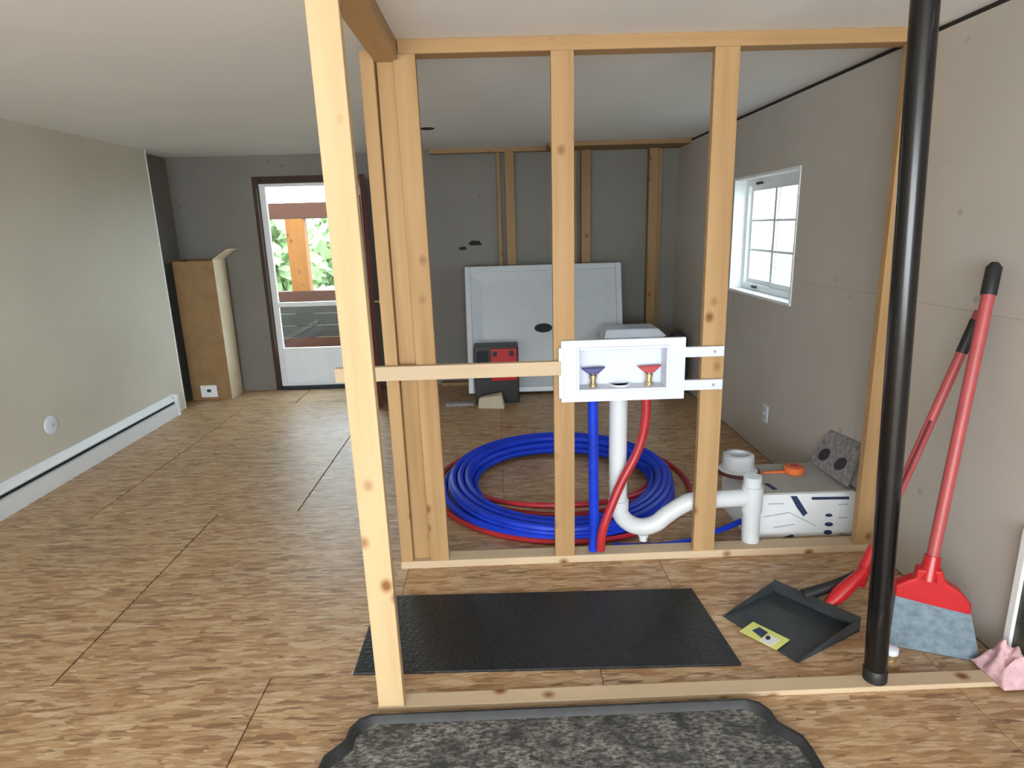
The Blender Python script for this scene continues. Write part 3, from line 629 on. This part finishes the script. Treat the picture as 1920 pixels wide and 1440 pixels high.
MB().prism([px(x, y, Z=.0128) for x, y in ((1410, 1182), (1424, 1176), (1440, 1186), (1428, 1196))], (0, 0, .0008)).build('sticker_print', 'ink', sk)
MB().prism([px(x, y, Z=.0128) for x, y in ((1424, 1200), (1444, 1190), (1462, 1200), (1444, 1212))], (0, 0, .0008)).build('sticker_print', 'carton', sk)
MB().prism([px(1440+5*math.cos(i*PI/5), 1196+4*math.sin(i*PI/5), Z=.0138) for i in range(10)], (0, 0, .0008)).build('sticker_print', 'ink', sk)
nb = P2(1, .42, .05); n1 = px(1618, 1072, Y=2.33)
MB().tube([P2(.97, .38, .06), nb.lerp(n1, .5), n1], [.026, .022, .018], 10).build('neck', 'black', dpn, smooth=True)
cn0, cn1 = P2(1.0, .62, .045), px(1622, 1070, Y=2.30)
MB().tube([cn0, cn0.lerp(cn1, .35), cn1], [.018, .032, .022], 10).build('hinge_bracket', 'redplastic', dpn, smooth=True)
g0 = px(1612, 1085, Y=2.32); g1 = px(1838, 583, Y=2.27)
pole = lambda t_: g0.lerp(g1, t_)
MB().tube([pole(-.02), pole(.13)], [.03, .022], 12).build('pole_socket', 'redplastic', dpn, smooth=True)
po_ = MB().tube([pole(.1), pole(1)], .0175, 12).build('pole', 'redpole', dpn, smooth=True)
off = (ray(1700, 850).normalized())*-.0178
MB().tube([pole(.30)+off, pole(.62)+off], .006, 6).build('pole_stripe', 'darkred', po_)
MB().tube([pole(.86), pole(.97)], .0195, 12).build('pole_band', 'black', po_, smooth=True)
# broom: flat head in a vertical plane
b0 = Vector((1.43, 2.115, 0)); bd = Vector((.29, -.125, 0)).normalized(); bn = Vector((-bd.y, bd.x, 0))
def bp_(x, y, o=0): return pxp(x, y, b0, bn) + bn*o
br = thing('broom', tuple(bp_(1745, 1215)*1.0), 'angled red broom with blue-grey bristles leaning on the right wall', 'broom')
hp = [(1718, 1062), (1766, 1066), (1772, 1088), (1800, 1106), (1818, 1128), (1818, 1148), (1752, 1132), (1676, 1112), (1678, 1092), (1700, 1082), (1714, 1078)]
MB().prism([bp_(x, y, -.024) for x, y in hp], bn*.048).build('broom_head', 'redplastic', br, bevel=.008, seg=3)
bm_ = MB()
for row in range(7):
    for i in range(70):
        t_ = i/69; o_ = -.02+.04*row/6
        a = bp_(1679+137*t_, 1108+36*t_, o_); fl_ = (t_-.45)
        b = bp_(1664+166*t_, 1204+32*t_+random.uniform(-5, 4), o_*1.7); b.z = max(b.z, .002); a.z -= .0
        u = bd*.0022; v = bn*.0022
        bm_.add([a-u-v, a+u-v, a+u+v, a-u+v, b-u*1.3-v*1.3, b+u*1.3-v*1.3, b+u*1.3+v*1.3, b-u*1.3+v*1.3], [(3,2,1,0),(4,5,6,7),(0,1,5,4),(1,2,6,5),(2,3,7,6),(3,0,4,7)])
tag(bm_.build('bristles', 'bristle', br), 'blue-grey flagged bristles', kind='stuff')
h0_ = bp_(1742, 1075); h1_ = px(1866, 492, Y=2.222)
hl = lambda t_: h0_.lerp(h1_, t_)
MB().tube([hl(-.02), hl(.06)], [.034, .027], 14).build('handle_socket', 'redplastic', br, smooth=True)
MB().tube([hl(.03), hl(.95)], .021, 12).build('handle', 'redpole', br, smooth=True)
MB().tube([hl(.9), hl(.985), hl(1)], [.025, .025, .012], 12).build('hand_grip', 'black', br, smooth=True)

# ================================================================== RIGHT EDGE CLUTTER
wfm = thing('framed_panel', (XR-.03, 1.6, .04), 'white framed dark panel leaning on the right wall at picture edge', 'panel')
yl0, yl1, ztp, xa, xb = 1.935, 1.25, .545, XR-.035, XR-.010
B((xa, yl0-.028, .04), (xb, yl0, ztp)).build('frame_side', 'vinyl', wfm, bevel=.003); B((xa, yl1, .04), (xb, yl1+.028, ztp)).build('frame_side', 'vinyl', wfm, bevel=.003)
B((xa, yl1+.028, ztp-.03), (xb, yl0-.028, ztp)).build('frame_top', 'vinyl', wfm, bevel=.003); B((xa, yl1+.028, .04), (xb, yl0-.028, .07)).build('frame_bottom', 'vinyl', wfm, bevel=.003)
B((xa+.012, yl1+.028, .07), (xb, yl0-.028, ztp-.03)).build('panel', 'olive', wfm)
pm = MB(); NU, NV = 22, 26
for j in range(NV+1):
    for i in range(NU+1):
        u, v = i/NU, j/NV; e_ = min(1, min(1.2-u, v*1.5, (1-v)*1.5, u*1.5)*3)
        zz = .021+max(0, e_)*(.03+.10*u)*(1+.6*noise.noise(Vector((u*2.5, v*5, 3.1))))
        x_ = 1.675+.085*u+.008*noise.noise(Vector((u*5, v*5, 8))); pm.v.append(Vector((min(x_, 1.766), 1.785+.16*v, max(zz, .021))))
for j in range(NV):
    for i in range(NU): a = j*(NU+1)+i; pm.f.append([a, a+1, a+NU+2, a+NU+1])
po2 = pm.build('insulation_scrap', 'pink', smooth=True); so = po2.modifiers.new('thick', 'SOLIDIFY'); so.thickness = .006
tag(po2, 'crumpled pink insulation scrap at the right end of the front plate', 'insulation')
